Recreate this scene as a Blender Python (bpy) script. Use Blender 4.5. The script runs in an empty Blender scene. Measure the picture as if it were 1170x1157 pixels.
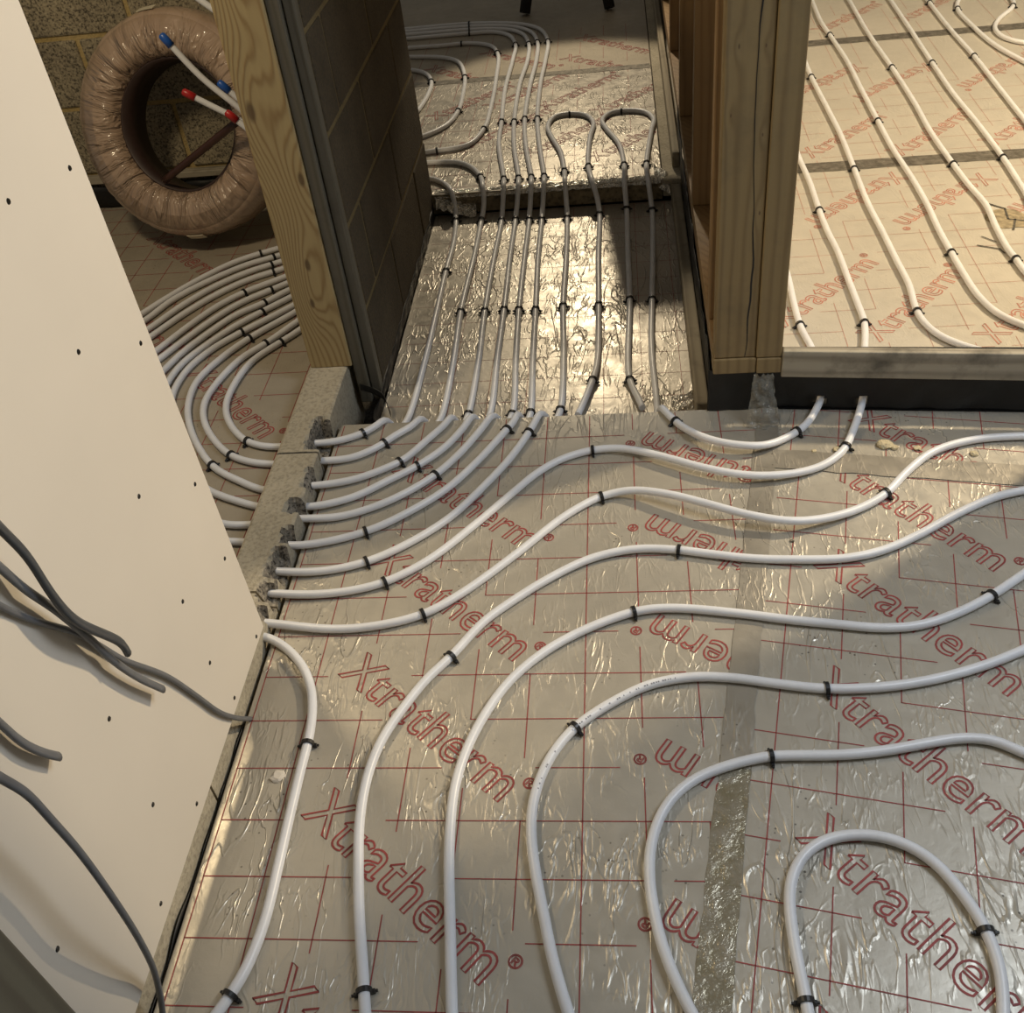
import bpy, bmesh, math, random
from mathutils import Vector, Matrix, noise
random.seed(7)
S = bpy.context.scene
COL = S.collection

# ------------------------------------------------------------------ camera
F = 1165.76
CR = ((0.99244489, 0.06743086, -0.1024999), (-0.03216331, -0.6632248, -0.74772882), (-0.11840047, 0.74537638, -0.65604526))
CC = Vector((0.09695015, -0.88613665, 1.45207192))
cd = bpy.data.cameras.new('camera'); cam = bpy.data.objects.new('camera', cd); COL.objects.link(cam)
cd.sensor_fit = 'HORIZONTAL'; cd.sensor_width = 36.0; cd.lens = F / 1170 * 36.0; cd.clip_start = 0.02
r0, r1, r2 = [Vector(r) for r in CR]
cam.matrix_world = Matrix((( r0.x, -r1.x, -r2.x, CC.x), (r0.y, -r1.y, -r2.y, CC.y), (r0.z, -r1.z, -r2.z, CC.z), (0, 0, 0, 1)))
S.camera = cam

# ------------------------------------------------------------------ world, lights, exposure
w = bpy.data.worlds.new('world'); S.world = w; w.use_nodes = True
w.node_tree.nodes['Background'].inputs[0].default_value = (1.0, 0.93, 0.8, 1)
w.node_tree.nodes['Background'].inputs[1].default_value = 0.11
def lamp(name, kind, loc, power, col, size=0.1, target=None, sy=None):
    d = bpy.data.lights.new(name, kind); d.energy = power; d.color = col
    if kind == 'AREA':
        d.size = size
        if sy: d.shape = 'RECTANGLE'; d.size_y = sy
    else: d.shadow_soft_size = size
    o = bpy.data.objects.new(name, d); COL.objects.link(o); o.location = loc
    if target: o.rotation_euler = (Vector(target) - Vector(loc)).to_track_quat('-Z', 'Y').to_euler()
    return o
lamp('work_lamp_light', 'POINT', (2.6, 2.1, 2.3), 385, (1.0, 0.81, 0.54), 0.09)
tl = lamp('tripod_lamp_light', 'SPOT', (-0.13, 4.68, 1.75), 125, (1.0, 0.84, 0.6), 0.05, (-0.10, 2.95, 0.0))
tl.data.spot_size = math.radians(42); tl.data.spot_blend = 0.3
lamp('window_daylight', 'AREA', (1.5, 0.3, 2.1), 23, (0.80, 0.89, 1.0), 0.7, (0.0, 0.0, 0), 0.9)
lamp('coil_room_fill_light', 'POINT', (-1.28, 1.0, 1.9), 46, (1.0, 0.8, 0.52), 0.12)  # added fill for the coil room; no lamp is known there
S.view_settings.view_transform = 'Standard'; S.view_settings.look = 'None'
S.view_settings.gamma = 1.0; S.view_settings.use_curve_mapping = False
S.view_settings.exposure = 0.0

# ------------------------------------------------------------------ helpers
def ray(x, y):
    a = ((x - 585) / F, (y - 578.5) / F, 1.0)
    return r0 * a[0] + r1 * a[1] + r2 * a[2]
def at(x, y, z=0.0):
    d = ray(x, y); return CC + d * ((z - CC.z) / d.z)
def atx(x, y, X):
    d = ray(x, y); return CC + d * ((X - CC.x) / d.x)
def aty(x, y, Y):
    d = ray(x, y); return CC + d * ((Y - CC.y) / d.y)
def pix(p):
    q = p - CC; c = r2.dot(q); return 585 + F * r0.dot(q) / c, 578.5 + F * r1.dot(q) / c

def obj(name, me, mat=None, parent=None):
    if isinstance(me, bmesh.types.BMesh):
        bm = me; me = bpy.data.meshes.new(name); bm.to_mesh(me); bm.free()
    o = bpy.data.objects.new(name, me); COL.objects.link(o)
    if mat is not None and not me.materials:
        for m in (mat if isinstance(mat, (list, tuple)) else [mat]): me.materials.append(m)
    if parent: o.parent = parent
    return o
def tag(o, label=None, cat=None, group=None, kind=None):
    if label: o['label'] = label
    if cat: o['category'] = cat
    if group: o['group'] = group
    if kind: o['kind'] = kind
    return o
def empty(name, loc=(0, 0, 0)):
    o = bpy.data.objects.new(name, None); COL.objects.link(o); o.location = loc; o.empty_display_size = 0.05; return o
def box(bm, lo, hi, bevel=0.0, seg=1):
    r = bmesh.ops.create_cube(bm, size=1.0)
    vs = r['verts']
    for v in vs:
        v.co = Vector(((lo[i] + hi[i]) / 2 + v.co[i] * (hi[i] - lo[i]) for i in range(3)))
    if bevel:
        es = list({e for v in vs for e in v.link_edges})
        bmesh.ops.bevel(bm, geom=es, offset=bevel, segments=seg, affect='EDGES', profile=0.5)
def boxm(lo, hi, bevel=0.0, seg=1):
    bm = bmesh.new(); box(bm, lo, hi, bevel, seg); return bm
def smooth(o):
    for p in o.data.polygons: p.use_smooth = True
    return o
def catmull(pts, step=0.012):
    P = [pts[0] * 2 - pts[1]] + list(pts) + [pts[-1] * 2 - pts[-2]]
    out = []
    for i in range(1, len(P) - 2):
        a, b, c, d = P[i - 1], P[i], P[i + 1], P[i + 2]
        # centripetal
        t0 = 0.0; t1 = t0 + max((b - a).length, 1e-5) ** 0.5; t2 = t1 + max((c - b).length, 1e-5) ** 0.5; t3 = t2 + max((d - c).length, 1e-5) ** 0.5
        n = max(2, int((c - b).length / step))
        for k in range(n):
            t = t1 + (t2 - t1) * k / n
            A1 = a * ((t1 - t) / (t1 - t0)) + b * ((t - t0) / (t1 - t0))
            A2 = b * ((t2 - t) / (t2 - t1)) + c * ((t - t1) / (t2 - t1))
            A3 = c * ((t3 - t) / (t3 - t2)) + d * ((t - t2) / (t3 - t2))
            B1 = A1 * ((t2 - t) / (t2 - t0)) + A2 * ((t - t0) / (t2 - t0))
            B2 = A2 * ((t3 - t) / (t3 - t1)) + A3 * ((t - t1) / (t3 - t1))
            out.append(B1 * ((t2 - t) / (t2 - t1)) + B2 * ((t - t1) / (t2 - t1)))
    out.append(pts[-1]); return out
def relax(p, n=3):
    for _ in range(n):
        p = [p[0]] + [(p[i - 1] + p[i] * 2 + p[i + 1]) / 4 for i in range(1, len(p) - 1)] + [p[-1]]
    return p
def sweep(path, ra, rb=None, sides=12, up0=Vector((0, 0, 1))):
    """tube mesh along a path; ra across, rb in height."""
    rb = rb or ra
    bm = bmesh.new(); rings = []
    n = len(path); up = up0
    for i, p in enumerate(path):
        t = (path[min(i + 1, n - 1)] - path[max(i - 1, 0)]).normalized()
        u = (up - t * up.dot(t))
        if u.length < 1e-4: u = t.orthogonal()
        u.normalize(); s = t.cross(u); up = u
        rings.append([bm.verts.new(p + s * (ra * math.cos(a)) + u * (rb * math.sin(a))) for a in [2 * math.pi * k / sides for k in range(sides)]])
    for i in range(n - 1):
        for k in range(sides):
            f = bm.faces.new((rings[i][k], rings[i][(k + 1) % sides], rings[i + 1][(k + 1) % sides], rings[i + 1][k])); f.smooth = True
    bm.faces.new(rings[0][::-1]); bm.faces.new(rings[-1])
    bmesh.ops.recalc_face_normals(bm, faces=bm.faces)
    return bm

# ------------------------------------------------------------------ materials
class NT:
    def __init__(s, name):
        s.m = bpy.data.materials.new(name); s.m.use_nodes = True; s.t = s.m.node_tree
        s.b = s.t.nodes['Principled BSDF']
    def n(s, typ, ins=None, **kw):
        x = s.t.nodes.new(typ)
        for k, v in kw.items(): setattr(x, k, v)
        for k, v in (ins or {}).items(): s.put(x.inputs[k], v)
        return x
    def put(s, sock, v):
        if isinstance(v, bpy.types.NodeSocket): s.t.links.new(v, sock)
        elif isinstance(v, bpy.types.Node): s.t.links.new(v.outputs[0], sock)
        else: sock.default_value = v
    def math(s, op, a, b=0.0, c=0.0): return s.n('ShaderNodeMath', {0: a, 1: b, 2: c}, operation=op).outputs[0]
    def coord(s, scale=(1, 1, 1), which='Object', rot=(0, 0, 0), loc=(0, 0, 0)):
        tc = s.n('ShaderNodeTexCoord')
        return s.n('ShaderNodeMapping', {'Vector': tc.outputs[which], 'Scale': scale, 'Rotation': rot, 'Location': loc}).outputs[0]
    def noise(s, vec, scale, detail=3.0, rough=0.5, dist=0.0):
        return s.n('ShaderNodeTexNoise', {'Vector': vec, 'Scale': scale, 'Detail': detail, 'Roughness': rough, 'Distortion': dist}).outputs['Fac']
    def ramp(s, f, stops):
        r = s.n('ShaderNodeValToRGB', {'Fac': f}); e = r.color_ramp.elements
        while len(e) < len(stops): e.new(0.5)
        for k, (p, c) in enumerate(stops): e[k].position = p; e[k].color = (c[0], c[1], c[2], 1)
        return r.outputs['Color']
    def mix(s, f, a, b, typ='MIX'):
        x = s.n('ShaderNodeMix', data_type='RGBA', blend_type=typ)
        s.put(x.inputs[0], f)
        for i, v in ((6, a), (7, b)): s.put(x.inputs[i], (*v, 1) if isinstance(v, tuple) and len(v) == 3 else v)
        return x.outputs[2]
    def rng(s, f, a, b, c=0.0, d=1.0): return s.n('ShaderNodeMapRange', {'Value': f, 'From Min': a, 'From Max': b, 'To Min': c, 'To Max': d}).outputs[0]
    def bump(s, h, strength=0.5, dist=0.01, prev=None):
        ins = {'Height': h, 'Strength': strength, 'Distance': dist}
        if prev is not None: ins['Normal'] = prev
        return s.n('ShaderNodeBump', ins).outputs[0]
    def set(s, **kw):
        nm = dict(col='Base Color', rough='Roughness', metal='Metallic', normal='Normal', spec='Specular IOR Level', coat='Coat Weight', coatr='Coat Roughness', alpha='Alpha', trans='Transmission Weight', ior='IOR', sss='Subsurface Weight')
        for k, v in kw.items():
            if k == 'col' and isinstance(v, tuple) and len(v) == 3: v = (*v, 1)
            s.put(s.b.inputs[nm[k]], v)
        return s.m
def plain(name, col, rough=0.5, metal=0.0, bump=0.0, scale=40, var=0.12, **kw):
    t = NT(name); v = t.coord()
    n = t.noise(v, scale, 4)
    c = t.mix(t.rng(n, 0.3, 0.7), tuple(x * (1 - var) for x in col), tuple(min(1, x * (1 + var)) for x in col))
    t.set(col=c, rough=rough, metal=metal, **kw)
    if bump: t.set(normal=t.bump(n, bump, 0.004))
    return t.m

def foil(name, col, metal=0.45, rough=0.36, dirt=0.5, wr=1.0, speck=0.8):
    t = NT(name)
    v = t.coord()
    vs = t.coord((9, 2.6, 1)); vs2 = t.coord((22, 7, 1), loc=(3.1, 1.7, 0))
    def ridge(vec, sc, wid, dist):
        n = t.noise(vec, sc, 2.5, 0.55, dist)
        return t.rng(t.math('ABSOLUTE', t.math('SUBTRACT', n, 0.5)), 0.0, wid, 1.0, 0.0)
    gate = t.rng(t.noise(v, 4.5, 2), 0.42, 0.62)
    big = t.math('MULTIPLY', ridge(vs, 1.6, 0.022, 0.9), gate)
    fine = t.math('MULTIPLY', ridge(vs2, 1.5, 0.05, 0.4), t.rng(t.noise(v, 9, 2), 0.4, 0.58))
    soft = t.noise(v, 26, 4, 0.6)
    h = t.math('ADD', t.math('MULTIPLY', big, 0.85 * wr), t.math('ADD', t.math('MULTIPLY', fine, 0.5 * wr), t.math('MULTIPLY', soft, 0.5)))
    t.set(normal=t.bump(h, 1.0, 0.0017))
    blot = t.noise(v, 3.2, 5, 0.62)
    c = t.mix(t.rng(blot, 0.35, 0.7, 0, dirt), col, tuple(x * 0.66 for x in col))
    sp = t.n('ShaderNodeTexVoronoi', {'Vector': v, 'Scale': 70.0, 'Randomness': 1.0}).outputs['Distance']
    spk = t.math('MULTIPLY', t.rng(sp, 0.10, 0.16, 1, 0), t.rng(t.noise(v, 4.5, 4, 0.6), 0.5, 0.62, 0, speck))
    c = t.mix(spk, c, (0.07, 0.06, 0.05))
    t.set(col=c, metal=metal, rough=t.rng(soft, 0.3, 0.7, rough - 0.06, rough + 0.12))
    return t.m
def wood(name, c1, c2, axis=2, freq=60, knots=(), rough=0.6, dark=(0.1, 0.06, 0.03), stain=0.0):
    """grain runs along the given axis of the object; knots = (across, along, size)"""
    t = NT(name)
    tc = t.n('ShaderNodeTexCoord'); sp = t.n('ShaderNodeSeparateXYZ', {0: tc.outputs['Object']})
    al = sp.outputs[axis]; others = [sp.outputs[i] for i in range(3) if i != axis]
    x = others[0]
    sc = [14.0, 14.0, 14.0]; sc[axis] = 1.3
    wob = t.noise(t.coord(tuple(sc)), 1.0, 3, 0.5)
    ph = t.math('ADD', t.math('ADD', x, t.math('MULTIPLY', others[1], 0.6)), t.math('MULTIPLY', wob, 0.05))
    kn = None
    for (kx, ky, ks) in knots:
        dx = t.math('SUBTRACT', x, kx); dy = t.math('MULTIPLY', t.math('SUBTRACT', al, ky), 0.42)
        d2 = t.math('ADD', t.math('MULTIPLY', dx, dx), t.math('MULTIPLY', dy, dy))
        g = t.math('EXPONENT', t.math('MULTIPLY', d2, -1.0 / (ks * 2.6) ** 2))
        ph = t.math('ADD', ph, t.math('MULTIPLY', g, min(0.075, ks * 3.2)))
        k = t.rng(t.math('SQRT', d2), ks * 0.25, ks * 0.5, 1, 0)
        kn = k if kn is None else t.math('MAXIMUM', kn, k)
    s = t.math('SINE', t.math('MULTIPLY', ph, freq * 6.283))
    g = t.rng(s, -1, 1)
    sf = [160.0] * 3; sf[axis] = 4.0
    fib = t.noise(t.coord(tuple(sf)), 1.0, 2)
    f = t.math('ADD', t.math('MULTIPLY', t.math('POWER', g, 2.5), 0.7), t.math('MULTIPLY', fib, 0.3))
    c = t.mix(f, c1, c2)
    if kn is not None: c = t.mix(t.math('MULTIPLY', kn, 0.8), c, dark)
    if stain:
        c = t.mix(t.rng(t.noise(t.coord((6, 6, 6)), 1.3, 5, 0.65), 0.5, 0.72, 0, stain), c, (0.05, 0.045, 0.035))
    t.set(col=c, rough=rough, normal=t.bump(f, 0.35, 0.0015))
    return t.m
def concrete(name, a, b, sp=(0.03, 0.025, 0.02), scale=150, bump=0.8, speckle=0.8):
    t = NT(name); v = t.coord()
    n = t.noise(v, 8, 4); n2 = t.noise(v, scale, 3, 0.6)
    c = t.mix(t.rng(n, 0.3, 0.7), a, b)
    c = t.mix(t.rng(n2, 0.5, 0.62, 0, speckle), c, sp)
    c = t.mix(t.rng(n2, 0.42, 0.34, 0, 0.4 * speckle), c, tuple(min(1, x * 1.9) for x in b))
    t.set(col=c, rough=0.9, normal=t.bump(n2, bump, 0.004)); return t.m

M_FOIL = foil('foil_facing', (0.54, 0.50, 0.42), metal=0.38)
M_FOIL_R = foil('foil_facing_flat', (0.62, 0.58, 0.50), metal=0.25, rough=0.42, wr=0.25, dirt=0.3, speck=0.25)
M_FOIL_REC = foil('foil_facing_creased', (0.52, 0.48, 0.41), metal=0.5, rough=0.36, wr=0.95, dirt=0.9)
M_FOIL_L = foil('foil_facing_dusty', (0.42, 0.37, 0.29), metal=0.2, rough=0.5, wr=0.3, dirt=0.7)
M_FOAM = concrete('foam_core', (0.20, 0.16, 0.10), (0.33, 0.27, 0.17), scale=60, speckle=0.5)
M_INK = plain('red_ink', (0.29, 0.055, 0.05), 0.6, var=0.3, scale=30)
M_INK_PALE = plain('faded_red_ink', (0.46, 0.20, 0.15), 0.6, var=0.3, scale=30)
def tape_mat():
    t = NT('clear_tape_over_foil'); v = t.coord()
    n = t.noise(v, 30, 5, 0.65, 0.6); n2 = t.noise(v, 90, 3)
    c = t.mix(t.rng(n, 0.35, 0.7), (0.33, 0.29, 0.19), (0.46, 0.42, 0.34))
    h = t.math('ADD', n, t.math('MULTIPLY', n2, 0.5))
    t.set(col=c, metal=0.5, rough=0.24, coat=0.6, coatr=0.12, normal=t.bump(h, 0.9, 0.004)); return t.m
M_TAPE = tape_mat()
def gtape_mat():
    t = NT('grey_dirty_tape'); v = t.coord(); n = t.noise(v, 40, 5, 0.65)
    t.set(col=t.mix(t.rng(n, 0.35, 0.7), (0.14, 0.125, 0.10), (0.34, 0.31, 0.26)), metal=0.45, rough=0.4, normal=t.bump(n, 0.6, 0.003)); return t.m
M_GTAPE = gtape_mat()
M_LTAPE = foil('pale_foil_tape', (0.47, 0.43, 0.36), metal=0.5, rough=0.36, dirt=0.9, wr=0.6)
def crumple_mat():
    t = NT('crumpled_foil'); v = t.coord((1, 1, 1)); n = t.noise(v, 55, 4, 0.6, 1.2)
    t.set(col=(0.72, 0.69, 0.62), metal=0.9, rough=0.2, normal=t.bump(n, 1.0, 0.012)); return t.m
M_CRUMPLE = crumple_mat()
M_PIPE = plain('white_pipe_plastic', (0.77, 0.785, 0.82), 0.34, scale=18, var=0.05)
M_CLIP = plain('black_clip_plastic', (0.012, 0.012, 0.013), 0.4)
M_BLOCK = concrete('grey_block', (0.25, 0.215, 0.15), (0.36, 0.31, 0.21))
M_BLOCK_H = concrete('shaded_grey_block', (0.062, 0.046, 0.024), (0.095, 0.072, 0.04), speckle=0.5)  # block colour darkened to carry the hall wall's shade
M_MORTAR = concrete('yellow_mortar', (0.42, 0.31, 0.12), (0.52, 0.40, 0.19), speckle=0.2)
M_MORTAR_D = concrete('shaded_mortar', (0.17, 0.125, 0.05), (0.23, 0.175, 0.08), speckle=0.3)  # mortar colour dimmed along with the shaded hall wall
M_KERB = concrete('pale_kerb_block', (0.36, 0.32, 0.24), (0.47, 0.42, 0.32), scale=120, speckle=0.25, bump=0.5)
M_RUBBLE = concrete('broken_aggregate', (0.13, 0.115, 0.09), (0.34, 0.30, 0.24), scale=110, speckle=0.9, bump=1.0)
M_SLAB = concrete('dark_slab', (0.07, 0.065, 0.055), (0.11, 0.10, 0.085))
M_DPM = plain('black_polythene', (0.006, 0.006, 0.006), 0.5, bump=0.6, scale=25)
M_PB = plain('ivory_plasterboard', (0.70, 0.64, 0.55), 0.75, scale=3, var=0.03)
M_GYP = plain('gypsum_core', (0.62, 0.6, 0.56), 0.9)
M_SCREW = plain('dark_screw', (0.03, 0.028, 0.025), 0.4, metal=0.7)
M_POST_L = wood('knotty_pine', (0.46, 0.35, 0.17), (0.28, 0.18, 0.075), freq=70, knots=((-0.692, 0.705, 0.024), (-0.619, 0.548, 0.018), (-0.655, 0.338, 0.017), (-0.668, 0.235, 0.014), (-0.655, 0.95, 0.012)))
M_POST_R = wood('shaded_pine', (0.27, 0.195, 0.09), (0.19, 0.13, 0.058), freq=38, knots=((0.312, 0.824, 0.005), (0.36, 0.822, 0.004), (0.302, 0.70, 0.004), (0.363, 0.659, 0.004), (0.366, 0.50, 0.005)), stain=0.25)  # pine colour darkened to carry the corner post's backlit shade
M_STUD = wood('brown_stud', (0.30, 0.19, 0.085), (0.22, 0.13, 0.055), freq=40, stain=0.2)
M_GREYWOOD = wood('weathered_timber', (0.40, 0.36, 0.28), (0.24, 0.21, 0.16), axis=0, freq=40, stain=0.75, rough=0.8)
M_GREYWOOD_Y = wood('weathered_batten', (0.36, 0.31, 0.22), (0.24, 0.2, 0.14), axis=1, freq=40, stain=0.5, rough=0.8)
M_GREYSTRIP = wood('grey_timber', (0.13, 0.115, 0.085), (0.09, 0.08, 0.055), axis=2, freq=50, stain=0.4)
M_DARKBOARD = wood('olive_timber', (0.17, 0.15, 0.10), (0.12, 0.10, 0.065), axis=2, freq=40)
M_CABLE = plain('grey_cable_sheath', (0.13, 0.135, 0.145), 0.45, var=0.1)
M_CABLE_D = plain('dark_grey_cable_sheath', (0.05, 0.055, 0.062), 0.45, var=0.1)
M_BLUE = plain('blue_cap_plastic', (0.02, 0.10, 0.42), 0.35)
M_RED = plain('red_cap_plastic', (0.42, 0.02, 0.02), 0.35)
M_RODBROWN = plain('dark_brown_tube', (0.055, 0.022, 0.016), 0.3)
M_BLACKMETAL = plain('black_metal', (0.01, 0.01, 0.01), 0.45)
M_CRUMB = concrete('plaster_crumb', (0.50, 0.42, 0.26), (0.62, 0.54, 0.36), speckle=0.2)
def film_mat():
    t = NT('clear_film'); v = t.coord(); n = t.noise(v, 40, 3, 0.6, 1.0)
    t.set(col=(0.30, 0.29, 0.25), rough=0.1, alpha=0.5, spec=0.8, normal=t.bump(n, 1.0, 0.01)); return t.m
M_FILM = film_mat()
def wrap_mat():
    t = NT('film_wrapped_coil'); tc = t.n('ShaderNodeTexCoord'); sp = t.n('ShaderNodeSeparateXYZ', {0: tc.outputs['Object']})
    ang = t.math('ARCTAN2', sp.outputs[2], sp.outputs[0])
    rad = t.math('SQRT', t.math('ADD', t.math('MULTIPLY', sp.outputs[0], sp.outputs[0]), t.math('MULTIPLY', sp.outputs[2], sp.outputs[2])))
    vec = t.n('ShaderNodeCombineXYZ', {0: t.math('MULTIPLY', ang, 6.5), 1: t.math('MULTIPLY', rad, 5.0), 2: t.math('MULTIPLY', sp.outputs[1], 9.0)}).outputs[0]
    n = t.noise(vec, 1.0, 3, 0.6, 0.8); n2 = t.noise(t.coord(), 9, 3)
    c = t.mix(t.rng(n2, 0.3, 0.7), (0.38, 0.265, 0.185), (0.47, 0.345, 0.25))
    nb = t.bump(t.math('MULTIPLY', n, t.rng(rad, 0.265, 0.31, 1.0, 0.22)), 1.0, 0.05); t.put(t.b.inputs['Coat Normal'], nb)
    t.set(col=c, rough=0.35, coat=1.0, coatr=0.07, normal=nb); return t.m
M_WRAP = wrap_mat()

# ------------------------------------------------------------------ floor: slab, insulation boards, print, tape
floor = tag(empty('floor'), 'foil-faced insulation boards covering the floor of all the rooms', 'floor', kind='structure')
slab = obj('subfloor_slab', boxm((-2.7, -1.0, -0.24), (2.7, 5.6, -0.155)), M_SLAB, floor)

# outlined lettering: glyph outlines turned to thin ribbons
def glyph_lines(body, length, cap, off=0.08):
    cu = bpy.data.curves.new('t', 'FONT'); cu.body = body; cu.dimensions = '2D'; cu.fill_mode = 'NONE'; cu.offset = off; cu.resolution_u = 4; cu.space_character = 1.02
    o = bpy.data.objects.new('t', cu); COL.objects.link(o)
    dg = bpy.context.evaluated_depsgraph_get(); me = bpy.data.meshes.new_from_object(o.evaluated_get(dg))
    vs = [v.co.copy() for v in me.vertices]; es = [tuple(e.vertices) for e in me.edges]
    bpy.data.objects.remove(o); bpy.data.curves.remove(cu); bpy.data.meshes.remove(me)
    x0 = min(v.x for v in vs); x1 = max(v.x for v in vs); y0 = min(v.y for v in vs); y1 = max(v.y for v in vs)
    vs = [Vector(((v.x - x0) / (x1 - x0) * length, (v.y - y0) / (y1 - y0) * cap)) for v in vs]
    nb = {}
    for a, b in es: nb.setdefault(a, []).append(b); nb.setdefault(b, []).append(a)
    loops = []; seen = set()
    for st in nb:
        if st in seen: continue
        lp = [st]; seen.add(st); cur = st
        while True:
            nx_ = [q for q in nb[cur] if q not in seen]
            if not nx_: break
            cur = nx_[0]; seen.add(cur); lp.append(cur)
        loops.append([q for k, q in enumerate(lp) if k == 0 or (vs[q] - vs[lp[k - 1]]).length > 2e-4])
    return vs, loops
WORD = glyph_lines('Xtratherm', 0.42, 0.072)
REG = glyph_lines('\u00ae', 0.021, 0.021, 0.0)
def ribbon(bm, a, b, wd, z):
    d = b - a
    if d.length < 1e-6: return
    n = Vector((-d.y, d.x)).normalized() * wd / 2; e = d.normalized() * wd * 0.35
    bm.faces.new([bm.verts.new((p.x, p.y, z)) for p in (a - e - n, b + e - n, b + e + n, a - e + n)])
def inside(poly, p):
    c = False; j = len(poly) - 1
    for i in range(len(poly)):
        a, b = poly[i], poly[j]
        if (a[1] > p.y) != (b[1] > p.y) and p.x < (b[0] - a[0]) * (p.y - a[1]) / (b[1] - a[1]) + a[0]: c = not c
        j = i
    return c
def board(poly, z, grid_rot, grid_org, texts, foilm, thick=0.068, ink=0.0019, label=None, inkm=None):
    inkm = inkm or M_INK
    bm = bmesh.new()
    top = [bm.verts.new((x, y, z)) for x, y in poly]; bot = [bm.verts.new((x, y, z - thick)) for x, y in poly]
    f = bm.faces.new(top); f.normal_update()
    if f.normal.z < 0: f.normal_flip()
    bm.faces.new(bot)
    for i in range(len(poly)):
        j = (i + 1) % len(poly); g = bm.faces.new((top[i], top[j], bot[j], bot[i])); g.material_index = 1
    bmesh.ops.recalc_face_normals(bm, faces=bm.faces)
    bmesh.ops.bevel(bm, geom=[e for e in bm.edges if all(v in top for v in e.verts)], offset=0.002, segments=1, affect='EDGES')
    b = obj('insulation_board', bm, [foilm, M_FOAM], floor)
    if label: b['label'] = label
    zz = z + 0.0006
    bm = bmesh.new()
    for (x, y, ang) in texts:
        ca, sa = math.cos(math.radians(ang)), math.sin(math.radians(ang))
        T = lambda v: Vector((x + v.x * ca - v.y * sa, y + v.x * sa + v.y * ca))
        for vs, es, o, wd in ((WORD[0], WORD[1], Vector((0, 0)), 0.0036), (REG[0], REG[1], Vector((0.426, 0.05)), 0.0014)):
            for lp in es:
                P = [T(vs[a] + o) for a in lp]; n = len(P); inn = []
                for i in range(n):
                    d = (P[(i + 1) % n] - P[i - 1])
                    d = d.normalized() if d.length > 1e-7 else Vector((1, 0))
                    inn.append(Vector((-d.y, d.x)) * wd / 2)
                ok = [inside(poly, p) for p in P]
                V1 = [bm.verts.new((*(p + q), zz)) for p, q in zip(P, inn)]; V2 = [bm.verts.new((*(p - q), zz)) for p, q in zip(P, inn)]
                for i in range(n):
                    j = (i + 1) % n
                    if ok[i] and ok[j]: bm.faces.new((V1[i], V1[j], V2[j], V2[i]))
    if bm.verts: obj('printed_lettering', bm, inkm, b)
    else: bm.free()
    bm = bmesh.new()
    c, s = math.cos(math.radians(grid_rot)), math.sin(math.radians(grid_rot))
    ux, uy = Vector((c, s)), Vector((-s, c)); org = Vector(grid_org)
    def blocked(p):
        for (x, y, ang) in texts:
            a = math.radians(ang); d = p - Vector((x, y)); u = d.x * math.cos(a) + d.y * math.sin(a); v = -d.x * math.sin(a) + d.y * math.cos(a)
            if -0.012 < u < 0.46 and -0.012 < v < 0.085: return True
        return False
    for dire, cross in ((ux, uy), (uy, ux)):
        for i in range(-30, 31):
            run = None
            for k in range(-200, 202):
                p = org + cross * (0.1 * i) + dire * (0.02 * k)
                ok = k < 201 and inside(poly, p) and not blocked(p)
                if ok and run is None: run = p
                if not ok and run is not None:
                    e = p - dire * 0.02
                    if (e - run).length > 0.015: ribbon(bm, run, e, ink, zz)
                    run = None
    if bm.verts: obj('printed_grid', bm, inkm, b)
    else: bm.free()
    return b

G0 = (0.069, 0.0607)   # filled below: grid origin is the world origin on the near board
rows = lambda x, y, dx, dy, n0, n1, a: [(x + dx * k, y + dy * k, a) for k in range(n0, n1)]
near_poly = [(-0.612, -0.95), (0.075, -0.95), (0.178, -0.29), (0.235, 0.061), (0.258, 0.39), (0.355, 0.76), (0.402, 1.088), (-0.612, 1.088)]
near_poly = [(-0.612, -0.95), (0.07, -0.95), (0.40, 0.90), (0.435, 1.088), (-0.612, 1.088)]
def rev(x, y, ang):   # a word printed the other way round whose end lies at x, y
    a = math.radians(ang + 180); L = 0.47
    return (x - L * math.cos(a), y - L * math.sin(a), ang + 180)
txt_near = rows(-0.466, 0.008, 0.004, 0.296, -2, 4, -40) + [rev(0.10, 0.185 + 0.284 * k, -34) for k in range(-2, 4)]
board(near_poly, 0, 0, (0, 0), txt_near, M_FOIL, label='near board with crinkled foil face')
c11, s11 = math.cos(math.radians(-11)), math.sin(math.radians(-11))
right_poly = [(0.076, -0.95), (1.55, -0.95), (1.55, 0.70), (0.40, 0.895)]
txt_right = rows(0.326, -0.028, 0.057, 0.294, -2, 4, -50) + rows(0.90, -0.15, 0.057, 0.294, -2, 4, -50)
board(right_poly, 0, -11, (0.2455 + 0.0, -0.285 + 0.06), txt_right, M_FOIL, label='skewed board beside the taped joint')
board([(0.403, 0.897), (1.55, 0.703), (1.55, 1.09), (0.437, 1.09)], 0, -11, (0.32, 0.80), [(0.585, 1.02, -44)], M_FOIL)
board([(-0.545, 1.095), (0.283, 1.095), (0.283, 2.362), (-0.545, 2.362)], -0.07, 0, (0.03, 0.05), [(-0.32, 1.1, -40)], M_FOIL_REC, ink=0.0012, label='sunken creased board in the doorway')
board([(-1.4, 2.372), (0.225, 2.372), (0.225, 3.468), (-1.4, 3.468)], 0, 0, (0.03, 0.02), [(0.022, 2.98, 46), (-0.19, 3.07, 46), (0.01, 2.55, 46), (-0.23, 2.62, 46), (-0.45, 2.75, 46), (-0.62, 3.05, 46), (-0.40, 3.12, 46)], M_FOIL_REC, ink=0.0015)
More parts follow.
